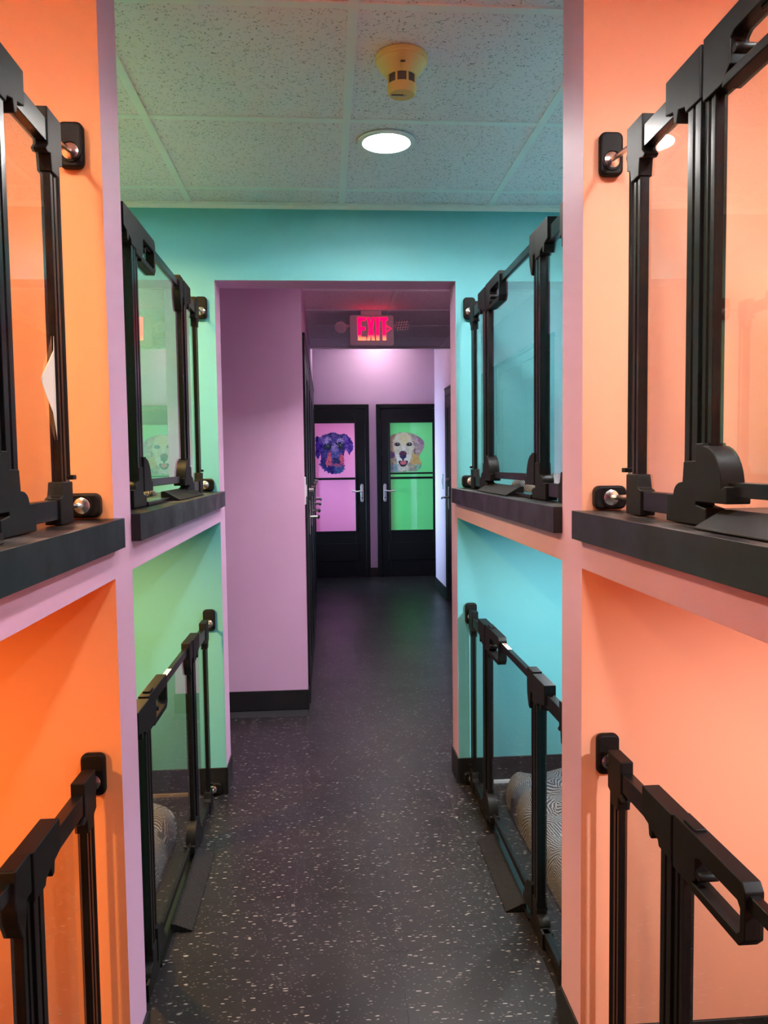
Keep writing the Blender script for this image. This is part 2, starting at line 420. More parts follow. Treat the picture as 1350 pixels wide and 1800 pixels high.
# ------------------------------------------------------------------ kennel hall shell
W3 = ['mauve', 'teal', 'orange']; W3R = ['mauve', 'teal', 'peach']
fb = {'-y': 1}
mb = MB().box(BL-0.1, XL, D, D+T, 0, ZC+0.03, 0, fb).box(XR, BR+0.1, D, D+T, 0, ZC+0.03, 0, fb).box(XL, XR, D, D+T, ZH, ZC+0.03, 0, fb)
struct(mb.build('wall_end', W3), 'teal wall with a mauve lined doorway at the end of the kennel hall')
for s, X0, B in (('left', XL, BL), ('right', XR, BR)):
    W4 = W3 if B < 0 else W3R
    struct(MB().box(X0, B, DV0, DV1, 0, ZC+0.03, 0, {'-y': 2, '+y': 1}).build('wall_%s_divider' % s, W4))
    struct(MB().box(X0, B, EV0, EV1, 0, ZC+0.03, 0, {'-y': 0, '+y': 2}).build('wall_%s_divider_near' % s, W4))
    q = 0.08 if B > 0 else -0.08
    inner = '-x' if B > 0 else '+x'
    struct(MB().box(B, B+q, EV0, (DV0+DV1)/2, 0, ZC+0.03, 0, {inner: 2}).box(B, B+q, (DV0+DV1)/2, D+0.02, 0, ZC+0.03, 0, {inner: 1}).build('wall_%s' % s, W4))
    struct(MB().box(X0, X0+q, -4.0, EV0, 0, ZC+0.03).build('wall_%s_entry' % s, W3))
    k = 1
    for (a, b, mi) in ((EV1, DV0, 2), (DV1, D, 1)):
        struct(MB().box(X0, B, a, b, ZL, ZS0, 0, {'-z': mi}).build('trim_%d' % (k if B < 0 else k+2), W4)); k += 1
struct(MB().box(-2, 2, -4.1, -4.0, 0, ZC+0.03).build('wall_front', W3))
# wall angle of the ceiling grid, black vinyl base
struct(MB().box(BL, BR, D-0.022, D, ZC-0.001, ZC+0.004).box(BL, BR, D-0.003, D, ZC-0.016, ZC-0.001).build('trim_5', 'white_grid'))
HB, tb = 0.112, 0.006
def base(name, *boxes):
    m = MB()
    for b in boxes: m.box(*b)
    return struct(m.build(name, 'base_black', bevel=0.0015))
base('baseboard_left', (BL, XL+tb, D-tb, D, 0, HB), (XL, XL+tb, D, D+T+tb, 0, HB))
base('baseboard_right', (XR-tb, BR, D-tb, D, 0, HB), (XR-tb, XR, D, D+T+tb, 0, HB))
base('baseboard_left_divider', (XL, XL+tb, DV0-tb, DV1, 0, HB), (BL, XL, DV0-tb, DV0, 0, HB))
base('baseboard_right_divider', (XR-tb, XR, DV0-tb, DV1, 0, HB), (XR, BR, DV0-tb, DV0, 0, HB))
struct(MB().box(BL, XL-0.13, D-tb-0.012, D-tb, 0, 0.012).build('trim_6', 'caulk'))
struct(MB().box(XR+0.13, BR, D-tb-0.012, D-tb, 0, 0.012).build('trim_7', 'white_grid'))

# ------------------------------------------------------------------ corridor shell
struct(MB().box(-2.0, XCL, YB, 8.2, 0, ZC2).build('wall_corridor_left', W3), 'mauve wall block beside the corridor')
struct(MB().box(XCR, XCR+0.1, D+T, 8.65, 0, ZC2).box(XCR+0.1, 2.6, 8.55, 8.65, 0, ZC2).build('wall_corridor_right', W3))
struct(MB().box(-2.1, -2.0, D+T, YB, 0, ZC+0.03).build('wall_passage_end', W3))
struct(MB().box(-2.6, 2.8, YE, YE+0.1, 0, ZC2).build('wall_far_end', W3))
struct(MB().box(2.6, 2.7, 8.6, YE, 0, ZC2).build('wall_far_right', W3))
# far left wall with a glazed daylight opening
WX, wy0, wy1, wz0, wz1 = -1.5, 8.32, 9.25, 0.15, 1.95
struct(MB().box(WX-0.1, WX, 8.2, wy0, 0, ZC2).box(WX-0.1, WX, wy1, YE, 0, ZC2).box(WX-0.1, WX, wy0, wy1, 0, wz0).box(WX-0.1, WX, wy0, wy1, wz1, ZC2).build('wall_far_left', W3))
wn = struct(MB().box(WX-0.08, WX-0.02, wy0, wy0+0.05, wz0, wz1).box(WX-0.08, WX-0.02, wy1-0.05, wy1, wz0, wz1).box(WX-0.08, WX-0.02, wy0, wy1, wz0, wz0+0.05).box(WX-0.08, WX-0.02, wy0, wy1, wz1-0.05, wz1).build('window_1', 'plate_white'))
MB().box(WX-0.052, WX-0.048, wy0+0.05, wy1-0.05, wz0+0.05, wz1-0.05).build('pane', 'glass', wn)
l = bpy.data.lights.new('daylight', 'AREA'); l.shape = 'RECTANGLE'; l.size = 0.8; l.size_y = 1.7; l.energy = DAYLIGHT_W; l.color = (0.42, 0.84, 1.0); l.spread = 1.1
o = bpy.data.objects.new('daylight', l); C.objects.link(o); o.location = (WX-0.15, (wy0+wy1)/2, (wz0+wz1)/2); o.rotation_euler = (0, -PI/2, 0)
base('baseboard_block', (-2.0, XCL+tb, YB-tb, YB, 0, HB), (XCL, XCL+tb, YB, YB+0.07, 0, HB))
base('baseboard_corridor_right', (XCR-tb, XCR, 7.86, 8.65+tb, 0, HB))
base('baseboard_far_end', (0.526, 0.614, YE-tb, YE, 0, HB), (1.47, 2.6, YE-tb, YE, 0, HB))

# ------------------------------------------------------------------ doors at the end of the corridor
def quad(mb_, p, mi=0): return mb_.poly(p, [tuple(range(len(p)))], mi)
def end_door(n, x0, x1, gx0_, gx1_, film, hinge_left, film_label):
    """black door with a two-pane coloured film light; x0..x1 outer frame"""
    y = YE; f = 0.05
    d = struct(MB().box(x0, x0+f, y-0.035, y, 0, 2.10).box(x1-f, x1, y-0.035, y, 0, 2.10).box(x0+f, x1-f, y-0.035, y, 2.05, 2.10).build('door_%d' % n, 'door_black', bevel=0.004),
               film_label)
    z0, z1, zm = 0.570, 1.875, 1.205
    a, b = x0+f+0.004, x1-f-0.004; yl = y-0.006; yf = y-0.028
    leaf = MB()
    leaf.box(a, gx0_, yf, yl, 0.008, 2.046).box(gx1_, b, yf, yl, 0.008, 2.046).box(gx0_, gx1_, yf, yl, z1, 2.046).box(gx0_, gx1_, yf, yl, 0.008, z0)
    leaf.build('leaf', 'door_black', d, bevel=0.003)
    # moulding round the light, raised lower panel
    mo = MB()
    for e0, e1, e2, e3 in ((gx0_-0.02, gx1_+0.02, z1, z1+0.022), (gx0_-0.02, gx1_+0.02, z0-0.022, z0), (gx0_-0.02, gx0_, z0, z1), (gx1_, gx1_+0.02, z0, z1)):
        mo.box(e0, e1, yf-0.008, yf, e2, e3)
    mo.build('light_moulding', 'door_black', d, bevel=0.004)
    p0, p1 = gx0_+0.0, gx1_-0.0
    MB().box(p0-0.03, p1+0.03, yf-0.009, yf, 0.20, 0.42).build('raised_panel', 'door_black', d, bevel=0.008)
    MB().box(gx0_, gx1_, yf-0.004, yl, zm-0.012, zm+0.014).build('glazing_bar', 'door_black', d, bevel=0.002)
    yp = y-0.020
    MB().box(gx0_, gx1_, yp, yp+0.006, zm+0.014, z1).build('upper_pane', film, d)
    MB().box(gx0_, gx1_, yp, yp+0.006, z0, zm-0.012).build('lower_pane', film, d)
    hx = (x1-f-0.044) if hinge_left else (x0+f+0.048); sgn = -1 if hinge_left else 1
    h = MB().prism([(hx+p[0], 1.03+p[1]) for p in rounded_rect(0.036, 0.22, 0.018)], 'y', yf-0.008, yf).build('handle', 'silver', d, bevel=0.002)
    MB().tube([(hx, yf-0.008, 1.055), (hx, yf-0.045, 1.055), (hx+sgn*0.02, yf-0.055, 1.055), (hx+sgn*0.06, yf-0.055, 1.048), (hx+sgn*0.12, yf-0.052, 1.058)], 0.009).build('lever', 'silver', h, smooth=True)
    MB().lathe([(0.0, -0.004), (0.008, -0.004), (0.008, 0.0)], (hx, yf-0.008, 0.97), 'y', 12).build('keyhole', 'door_black', h)
    return d, yp
dl, YP = end_door(1, -0.30, 0.526, -0.128, 0.351, 'pink_film', True, 'black end door with pink film panes and a dark shaggy dog portrait')
dr, YP = end_door(2, 0.614, 1.47, 0.781, 1.298, 'green_film', False, 'black end door with green film panes and a pale yellow dog portrait')
# second bar of the green door with the light slot under it
MB().box(0.781, 1.298, YE-0.034, YE-0.006, 1.252, 1.272).build('glazing_bar', 'door_black', dr, bevel=0.002)

# portraits: flat prints, each face one ink colour
def in_poly(p, P):
    x, y = p; r = False; j = len(P)-1
    for i in range(len(P)):
        if (P[i][1] > y) != (P[j][1] > y) and x < (P[j][0]-P[i][0])*(y-P[i][1])/(P[j][1]-P[i][1])+P[i][0]: r = not r
        j = i
    return r
def ell(p, cx, cyy, a, b, rot=0):
    dx, dy = p[0]-cx, p[1]-cyy; c, s = math.cos(rot), math.sin(rot)
    return ((dx*c+dy*s)/a)**2+((-dx*s+dy*c)/b)**2
def noise2(x, y, s):
    v = math.sin(x*12.9898+y*78.233+s*37.7)*43758.5453
    return v-math.floor(v)
def facet(p, cell, s):
    """nearest jittered lattice point: gives flat angular patches"""
    bi, bd = None, 1e9
    gx, gy = math.floor(p[0]/cell), math.floor(p[1]/cell)
    for i in (-1, 0, 1):
        for j in (-1, 0, 1):
            qx, qy = gx+i, gy+j
            d = (p[0]-(qx+noise2(qx, qy, s))*cell)**2+(p[1]-(qy+noise2(qx, qy, s+1))*cell)**2
            if d < bd: bd, bi = d, (qx, qy)
    return noise2(bi[0], bi[1], s+2)
def ink_mesh(name, parent, x0, x1, z0, z1, px0, px1, py0, py1, painter, nx=100):
    """painter(px,py) in crop pixels gives an sRGB colour or None"""
    ny = int(nx*(z1-z0)/(x1-x0)); v, f, cols = [], [], []
    idx = {}
    def vert(i, j):
        if (i, j) not in idx:
            idx[(i, j)] = len(v); v.append((x0+(x1-x0)*i/nx, YP-0.0008, z0+(z1-z0)*j/ny))
        return idx[(i, j)]
    for i in range(nx):
        for j in range(ny):
            px = px0+(px1-px0)*(i+0.5)/nx; py = py1+(py0-py1)*(j+0.5)/ny
            c = painter((px, py))
            if c is None: continue
            f.append((vert(i, j), vert(i+1, j), vert(i+1, j+1), vert(i, j+1))); cols.append(srgb(*[max(0, min(255, q)) for q in c]))
    me = bpy.data.meshes.new(name); me.from_pydata(v, [], f); me.materials.append(M['print'])
    a = me.color_attributes.new('ink', 'FLOAT_COLOR', 'CORNER')
    for p, c in zip(me.polygons, cols):
        for li in p.loop_indices: a.data[li].color = c
    o = bpy.data.objects.new(name, me); C.objects.link(o); o.parent = parent
    return o
def mixc(a, b, t): return tuple(a[i]*(1-t)+b[i]*t for i in range(3))

HEAD1 = [(140,225),(175,200),(215,195),(262,174),(300,186),(340,196),(385,192),(415,200),(450,235),(475,280),(485,330),(462,385),(440,415),(418,372),(404,345),(392,375),(380,430),(388,470),(376,510),(392,520),(380,548),(390,560),(368,572),(374,588),(345,596),(330,606),(312,604),(296,620),(276,604),(252,612),(240,596),(212,598),(204,580),(176,580),(176,560),(150,556),(150,535),(118,516),(136,498),(130,470),(146,440),(134,400),(132,380),(130,430),(112,446),(96,436),(84,420),(84,232),(112,212)]
def dog1(p):
    # ragged outline of the shaggy dog
    q = (p[0]+7*(facet(p, 14, 3)-0.5)*1.6, p[1]+7*(facet(p, 14, 9)-0.5)*1.6)
    if not in_poly(q, HEAD1): return None
    r, r2 = facet(p, 24, 5), facet(p, 11, 6)
    P0 = p; p = (p[0]+26*(facet(P0, 12, 21)-0.5), p[1]+26*(facet(P0, 12, 22)-0.5))      # angular, broken patch edges
    c = mixc((40, 34, 92), (92, 78, 156), r)
    if p[0] < 150 and p[1] < 450: c = mixc((40, 14, 112), (88, 44, 168), r)
    if p[0] > 400: c = mixc((48, 26, 124), (122, 72, 184), r)
    if p[1] > 430: c = mixc((34, 22, 96), (64, 60, 128), r)
    if p[1] > 520 and p[0] > 280: c = mixc((48, 62, 116), (70, 84, 140), r)
    if ell(p, 198, 262, 56, 26, -0.5) < 1 or ell(p, 350, 262, 42, 30, 0.3) < 1: c = mixc((120, 96, 168), (206, 172, 222), r2)
    if ell(p, 150, 250, 30, 40) < 1 or ell(p, 390, 240, 26, 40) < 1: c = mixc((84, 60, 140), (140, 104, 184), r2)
    if ell(p, 278, 232, 30, 56) < 1: c = mixc((60, 48, 122), (112, 88, 164), r2)
    if ell(p, 208, 328, 44, 36) < 1 or ell(p, 345, 314, 46, 38) < 1: c = mixc((28, 26, 66), (58, 52, 104), r2)
    if ell(p, 286, 360, 40, 66) < 1: c = mixc((92, 84, 142), (140, 116, 180), r2)
    if ell(p, 285, 330, 18, 34) < 1: c = mixc((140, 112, 176), (176, 140, 200), r2)
    if ell(p, 224, 456, 30, 74, 0.22) < 1 or ell(p, 362, 462, 26, 60, -0.2) < 1: c = mixc((186, 50, 104), (244, 116, 112), r2)
    if ell(p, 286, 520, 62, 15) < 1: c = mixc((120, 56, 120), (200, 90, 112), r2)
    if ell(p, 290, 425, 42, 46) < 1: c = mixc((66, 66, 132), (100, 98, 164), r2)
    if ell(p, 302, 470, 36, 32) < 1: c = mixc((24, 28, 66), (52, 58, 110), r2)
    p = P0
    if ell(p, 212, 322, 19, 14) < 1 or ell(p, 342, 314, 19, 14) < 1: c = (78, 98, 66)
    if ell(p, 212, 322, 11, 11) < 1 or ell(p, 342, 314, 11, 11) < 1: c = (16, 18, 24)
    if ell(p, 216, 317, 4, 4) < 1 or ell(p, 346, 309, 4, 4) < 1: c = (190, 200, 180)
    return c
ink_mesh('portrait_print', dl, -0.124, 0.347, 1.225, 1.868, 84, 494, 88, 644, dog1)

HEAD2 = [(858,215),(880,196),(905,186),(950,172),(1000,168),(1050,176),(1095,188),(1130,205),(1170,235),(1200,268),(1212,305),(1200,350),(1180,385),(1160,410),(1150,450),(1168,480),(1180,520),(1168,560),(1140,585),(1120,600),(858,604)]
def dog2(p):
    if p[0] < 858 or p[1] > 604 or not in_poly(p, HEAD2): return None
    r, r2 = facet(p, 26, 15), facet(p, 12, 16)
    P0 = p; p = (p[0]+16*(facet(P0, 12, 31)-0.5), p[1]+16*(facet(P0, 12, 32)-0.5))
    c = mixc((176, 160, 128), (204, 186, 158), r)
    if p[1] > 440: c = mixc((150, 140, 136), (206, 184, 140), r)
    if p[1] > 520 and p[0] < 950: c = mixc((120, 150, 160), (170, 176, 180), r)
    if p[1] > 500 and p[0] > 1120: c = mixc((96, 170, 140), (150, 180, 150), r)
    if p[0] > 1060 and 400 < p[1] < 520: c = mixc((210, 160, 96), (220, 190, 130), r)
    # ears
    if in_poly(p, [(1085,192),(1130,205),(1170,235),(1212,305),(1200,350),(1160,408),(1140,430),(1118,400),(1108,300),(1080,220)]): c = mixc((168, 140, 150), (206, 176, 170), r)
    if in_poly(p, [(1130,210),(1200,268),(1200,320),(1165,300)]): c = mixc((140, 100, 140), (180, 136, 160), r2)
    if in_poly(p, [(1080,205),(1108,290),(1116,420),(1100,400),(1092,290)]): c = mixc((118, 84, 100), (150, 110, 112), r2)
    if p[0] < 905 and p[1] < 400 and ell(p, 985, 320, 112, 160) > 1: c = mixc((150, 118, 112), (190, 160, 130), r)
    if p[0] < 905 and 380 < p[1] < 450: c = mixc((96, 60, 110), (130, 84, 140), r2)
    # face
    if ell(p, 990, 320, 108, 150) < 1: c = mixc((212, 202, 176), (234, 222, 198), r2)
    if ell(p, 1000, 245, 40, 60) < 1: c = mixc((222, 206, 150), (236, 214, 170), r2)
    if ell(p, 990, 430, 78, 110) < 1: c = mixc((222, 214, 202), (240, 230, 216), r2)
    if ell(p, 930, 372, 26, 40) < 1: c = mixc((206, 190, 160), (224, 206, 180), r2)
    if ell(p, 985, 556, 62, 40) < 1 and p[1] > 530: c = mixc((200, 186, 174), (226, 212, 196), r2)
    p = P0
    if ell(p, 955, 360, 20, 60, 0.2) < 1 or ell(p, 1030, 360, 20, 60, -0.2) < 1: c = mixc((196, 180, 158), (226, 212, 190), r2)
    # brows and eyes
    if ell(p, 928, 300, 32, 22, 0.1) < 1 or ell(p, 1052, 302, 32, 22, -0.1) < 1: c = mixc((120, 104, 100), (92, 80, 86), r2)
    if ell(p, 930, 303, 20, 15) < 1 or ell(p, 1051, 304, 20, 15) < 1: c = (36, 30, 36)
    if ell(p, 934, 298, 4, 4) < 1 or ell(p, 1055, 299, 4, 4) < 1: c = (210, 210, 210)
    # nose, mouth, tongue
    if ell(p, 986, 406, 38, 34) < 1: c = mixc((76, 44, 62), (116, 66, 84), r2)
    if ell(p, 986, 430, 34, 30) < 1 and p[1] > 420: c = mixc((48, 40, 74), (70, 54, 92), r2)
    if abs(p[0]-986) < 7 and 450 < p[1] < 488: c = (60, 44, 60)
    if in_poly(p, [(936,484),(962,478),(986,488),(1012,478),(1040,484),(1030,515),(1008,542),(986,548),(962,540),(944,515)]): c = (52, 36, 48)
    if ell(p, 988, 502, 34, 22) < 1: c = mixc((200, 84, 110), (226, 120, 130), r2)
    return c
ink_mesh('portrait_print', dr, 0.784, 1.294, 1.278, 1.868, 857, 1288, 72, 604, dog2)

# ------------------------------------------------------------------ black doors along the corridor, seen edge-on
def side_door(n, X, sgn, y0, y1, leaves, handles, label, zt=2.10):
    """sgn: direction into the corridor"""
    f = 0.06
    def bx(m, d0, d1, a, b, z0, z1): return m.box(X+sgn*d0, X+sgn*d1, a, b, z0, z1)
    m = MB()
    bx(m, -0.02, 0.012, y0, y0+f, 0, zt); bx(m, -0.02, 0.012, y1-f, y1, 0, zt); bx(m, -0.02, 0.012, y0+f, y1-f, zt-f, zt)
    bx(m, -0.02, 0.016, y0-0.01, y1+0.01, zt, zt+0.025)
    d = struct(m.build('door_%d' % n, 'door_black', bevel=0.003), label)
    wl = (y1-y0-2*f)/leaves
    for k in range(leaves):
        a, b = y0+f+k*wl+0.003, y0+f+(k+1)*wl-0.003
        lf = MB()
        bx(lf, 0.0005, 0.006, a, b, 0.01, zt-f-0.004)
        for z0, z1 in ((0.02, 0.12), (0.95, 1.06), (zt-f-0.12, zt-f-0.006)): bx(lf, 0.006, 0.011, a+0.08, b-0.08, z0, z1)
        bx(lf, 0.006, 0.011, a, a+0.08, 0.01, zt-f-0.006); bx(lf, 0.006, 0.011, b-0.08, b, 0.01, zt-f-0.006)
        lf.build('leaf', 'door_black', d, bevel=0.002)
        hm = MB(); hy = handles[k]
        bx(hm, 0.011, 0.018, hy-0.018, hy+0.018, 0.93, 1.15)
        h = hm.build('handle', 'silver', d, bevel=0.002)
        MB().tube([(X+sgn*0.018, hy, 1.045), (X+sgn*0.062, hy, 1.045), (X+sgn*0.07, hy+0.02, 1.045), (X+sgn*0.07, hy+0.07, 1.042), (X+sgn*0.066, hy+0.11, 1.03)], 0.009).build('lever', 'silver', h, smooth=True)
        MB().lathe([(0.0, 0.03*sgn), (0.014, 0.03*sgn), (0.016, 0.0)], (X+sgn*0.011, hy, 1.22), 'x', 14).build('deadbolt', 'silver', d, smooth=True)
    return d
side_door(3, XCL, 1, 4.50, 5.95, 2, (5.10, 5.80), 'black double doors right after the mauve wall block')
side_door(4, XCL, 1, 6.02, 7.85, 2, (6.80, 7.70), 'black double doors deeper along the corridor beside the pink film door')
side_door(5, XCR, -1, 6.60, 7.83, 1, (7.6,), 'black door in the right corridor wall behind the doorway jamb')
def switch(x, y, z, sgn, h, label):
    t = thing('switch_plate', label, 'switch plate', (x, y, z))
    MB().prism(rounded_rect(0.072, h, 0.006), 'x', 0, sgn*0.008).build('cover', 'plate_white', t, bevel=0.001)
    MB().box(sgn*0.008, sgn*0.013, -0.016, 0.016, -0.033, 0.033).build('rocker', 'plate_white', t, bevel=0.001)
    for q in (-h/2+0.02, h/2-0.02): MB().lathe([(0.0, sgn*0.0095), (0.003, sgn*0.0095), (0.003, 0.008*sgn)], (0, 0, q), 'x', 8).build('screw', 'chrome', t)
switch(XCL, YB+0.048, 1.235, 1, 0.155, 'white switch plate on the corner edge of the mauve block before the black doors')
switch(XCL, 5.985, 1.21, 1, 0.155, 'white switch plate between the two pairs of black corridor doors')
switch(XCR, 8.08, 1.19, -1, 0.155, 'white switch plate on the bright lilac wall beside the green film door')

# ------------------------------------------------------------------ shelves
def kennel_board(side, ya, yb, n0, n1, label):
    """ya..yb inside the kennel, n0..n1 the nosing in front of the divider faces"""
    X0, B = (XL, BL) if side < 0 else (XR, BR)
    f = X0-0.0206*side; g = X0-0.0008*side; b = B-0.003*side
    pts = [(f, n0), (f, n1), (g, n1), (g, yb), (b, yb), (b, ya), (g, ya), (g, n0)]
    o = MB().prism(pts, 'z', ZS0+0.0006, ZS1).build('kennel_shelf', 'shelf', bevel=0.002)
    return tag(o, label, 'shelf', 'dark kennel shelves')
kennel_board(-1, EV1+0.002, DV0-0.002, EV1, DV0+0.008, 'dark board shelf across the deep orange kennel')
kennel_board(-1, DV1+0.002, D-0.002, DV1+0.003, D+0.016, 'dark board shelf across the green-lit kennel')
kennel_board(1, EV1+0.002, DV0-0.002, EV1, DV0+0.008, 'dark board shelf across the peach kennel')
kennel_board(1, DV1+0.002, D-0.002, DV1+0.003, D+0.016, 'dark board shelf across the blue-teal kennel')

# small lamps under the shelves, over the lower kennels
for (x, y, col, wt), nm in zip(PUCKS, ('green-lit', 'deep orange', 'blue-teal', 'peach')):
    t = thing('puck_light', 'small round lamp under the shelf of the %s lower kennel' % nm, 'puck light', (x, y, ZL))
    MB().lathe([(0.04, -0.0005), (0.04, -0.012), (0.034, -0.016), (0.030, -0.012)], (0, 0, 0), n=24).build('housing', 'plate_white', t, smooth=True)
    l = bpy.data.lights.new('puck_lamp', 'AREA'); l.shape = 'DISK'; l.size = 0.058; l.energy = wt; l.color = col
    o = bpy.data.objects.new('puck_lamp', l); C.objects.link(o); o.parent = t; o.location = (0, 0, -0.014)

# ------------------------------------------------------------------ gates
# local frame: x towards the hall, y from the handle side (negative) to the hinge side (positive), z up
HW = 0.393
def gate(label, loc, rz, a, b, pa, pb, H, zm, ramp, sticker=False, torn=False, ribbed=False, skew=0.0):
    """a, b: distances to the walls; pa, pb: outer edges of the end posts; ramp: (y0, y1, x0, x1, height)"""
    t = thing('pet_gate', label, 'gate', loc, rz, 'black glass pet gates across the kennel fronts')
    def part(m, name, mt='black', bev=0.002, par=None, **k): return m.build(name, mt, par or t, bevel=bev, **k)
    def prof(w0, w1, th):
        """post section with a groove down each broad face"""
        c = (w0+w1)/2; g = min(0.004, (w1-w0)*0.12)
        return [(-th, w0), (-th, c-g), (-th+0.003, c-g), (-th+0.003, c+g), (-th, c+g), (-th, w1), (th, w1), (th, c+g), (th-0.003, c+g), (th-0.003, c-g), (th, c-g), (th, w0)]
    for s in (-1, 1):
        wall, post = (a, pa) if s < 0 else (b, pb)
        Y = lambda v: s*v
        fix = lambda pts: [(Y(y), z) for y, z in pts]
        # frame upright and the door stile beside it
        part(MB().prism(prof(min(Y(HW), Y(HW-0.044)), max(Y(HW), Y(HW-0.044)), 0.014), 'z', 0.004, H-0.03), 'frame_upright', 'black_metal', 0.001)
        part(MB().prism(prof(min(Y(HW-0.049), Y(HW-0.082)), max(Y(HW-0.049), Y(HW-0.082)), 0.010), 'z', 0.05, H-0.03), 'door_stile', 'black_metal', 0.001)
        # end post, extension rails and pane
        part(MB().prism(prof(min(Y(post), Y(post-0.03)), max(Y(post), Y(post-0.03)), 0.009), 'z', 0.02, H-0.06), 'end_post', 'black_metal', 0.001)
        part(MB().box(-0.011, 0.011, Y(HW), Y(post-0.02), H-0.062, H-0.022), 'extension_rail', 'black_metal', 0.0015)
        part(MB().box(-0.011, 0.011, Y(HW), Y(post-0.02), 0.012, 0.048), 'bottom_rail', 'black_metal', 0.0015)
        pane = part(MB().box(-0.0022, 0.0022, -abs(HW-post+0.026)/2, abs(HW-post+0.026)/2, 0.046, H-0.06), 'side_pane', 'glass', 0, loc=(0, Y((HW+post-0.030)/2), 0))
        if s < 0: pane.rotation_euler.z = skew
        # top bracket over the post, with the pocket and lug under it
        br = MB().prism(fix([(post+0.026, H), (post-0.048, H), (post-0.048, H-0.066), (post-0.062, H-0.078), (post-0.052, H-0.082), (post-0.036, H-0.078), (post-0.032, H-0.108), (post+0.004, H-0.108), (post+0.010, H-0.086), (post+0.026, H-0.080)]), 'x', -0.0135, 0.0135)
        part(br, 'top_bracket', 'black', 0.002)
        # bottom block of the post
        part(MB().prism(fix([(post+0.016, 0.002), (post+0.016, 0.080), (post-0.034, 0.080), (post-0.042, 0.054), (post-0.056, 0.050), (post-0.056, 0.002)]), 'x', -0.0145, 0.0145), 'foot_block', 'black', 0.002)
        # locking rod beside the post, with finger tab and pin
        yr = Y(post+0.032)
        rod = part(MB().tube([(0, yr, 0.085), (0, yr, H-0.075)], 0.0058), 'locking_rod', 'black', 0, smooth=True)
        part(MB().box(-0.014, 0.014, yr-0.010, yr+0.010, 0.083, 0.092), 'finger_tab', 'black', 0.0015, rod)
        part(MB().tube([(0, yr, 0.05), (0, yr, 0.084)], 0.004), 'pin', 'chrome', 0, rod, smooth=True)
        part(MB().lathe([(0.0, -0.012), (0.009, -0.010), (0.011, 0.0), (0.009, 0.010), (0.0, 0.012)], (0, Y(post+0.034), H-0.050), 'z', 12), 'knob', 'black', 0, rod, smooth=True)
        # wall mounts and threaded bolts
        for top in (True, False):
            z = zm if top else 0.0285
            w_, h_ = (0.050, 0.090) if top else (0.070, 0.050)
            e0, e1 = (Y(wall-0.0005), Y(wall-0.020)) if top else (Y(wall-0.0005), Y(wall-0.026))
            if top: z_r = zm-0.014
            else: z_r = 0.0285
            mt = part(MB().prism([(q[0], z+q[1]) for q in rounded_rect(w_, h_, 0.014)], 'y', e0, e1), 'wall_mount', 'black', 0.006)
            part(MB().lathe([(0.021, e1), (0.021, e1-s*0.003), (0.0180, e1-s*0.003), (0.0180, e1-s*0.0005), (0.0, e1-s*0.0005)], (0, 0, z_r), 'y', 20), 'mount_ring', 'black', 0, mt, smooth=True)
            part(MB().lathe([(0.0, e1-s*0.007), (0.009, e1-s*0.006), (0.0165, e1-s*0.002), (0.0165, e1-s*0.0005)], (0, 0, z_r), 'y', 20), 'bolt_cap', 'chrome', 0, mt, smooth=True)
            zb = (H-0.028) if top else 0.034
            part(MB().tube([(0, e1-s*0.004, z_r), (0, Y(post+0.020 if top else post+0.012), zb)], 0.0052), 'bolt', 'chrome', 0, mt, smooth=True)
        # top connector of the frame
        part(MB().prism(fix([(HW+0.080, H+0.002), (HW-0.046, H+0.002), (HW-0.046, H-0.080), (HW+0.004, H-0.080), (HW+0.008, H-0.070), (HW+0.030, H-0.064), (HW+0.036, H-0.082), (HW+0.046, H-0.080), (HW+0.050, H-0.060), (HW+0.080, H-0.054)]), 'x', -0.017, 0.017), 'frame_connector', 'black', 0.0022)
        # bottom corner of the frame with its small quarter stop
        arc = [(HW+0.006+0.030*math.cos(q), 0.048+0.022*math.sin(q)) for q in [i*PI/12 for i in range(7)]]
        part(MB().prism(fix([(HW+0.062, 0.002), (HW+0.062, 0.048)]+arc+[(HW+0.002, 0.070), (HW-0.002, 0.104), (HW-0.046, 0.105), (HW-0.046, 0.034), (HW-0.080, 0.030), (HW-0.080, 0.002)]), 'x', -0.0165, 0.0165), 'frame_corner', 'black', 0.002)
        # quarter-round bearing block at the foot of the door
        u0 = HW-0.048
        arc = [(u0-0.026-0.058*math.sin(q), 0.062+0.066*math.cos(q)) for q in [i*PI/16 for i in range(9)]]
        part(MB().prism(fix([(u0, 0.040), (u0, 0.132), (u0-0.026, 0.132)]+arc+[(u0-0.092, 0.066), (u0-0.100, 0.066), (u0-0.100, 0.040)]), 'x', -0.019, 0.019), 'bearing_block', 'black', 0.003)
    # door: rails and pane
    part(MB().box(-0.008, 0.008, -HW+0.20, HW-0.07, H-0.034, H-0.010), 'door_top_rail', 'black_metal', 0.0015)
    part(MB().box(-0.007, 0.007, -HW+0.09, HW-0.09, 0.050, 0.072), 'door_bottom_rail', 'black_metal', 0.0015)
    part(MB().box(-0.0025, 0.0025, -HW+0.080, HW-0.080, 0.070, H-0.032), 'door_pane', 'glass', 0)
    # handle with a grip slot
    h0 = -HW+0.050; h1 = h0+0.235
    hn = MB()
    hn.prism([(h0, H+0.006), (h0, H-0.088), (h0+0.060, H-0.088), (h0+0.082, H-0.070), (h0+0.082, H-0.034), (h0+0.092, H-0.028), (h1-0.022, H-0.028), (h1-0.014, H-0.036), (h1-0.014, H-0.070), (h1-0.022, H-0.078),
              (h0+0.062, H-0.078), (h0+0.058, H-0.094), (h1-0.016, H-0.094), (h1, H-0.078), (h1, H-0.006), (h1-0.010, H+0.006)], 'x', -0.015, 0.015)
    hd = part(hn, 'handle', 'black', 0.002)
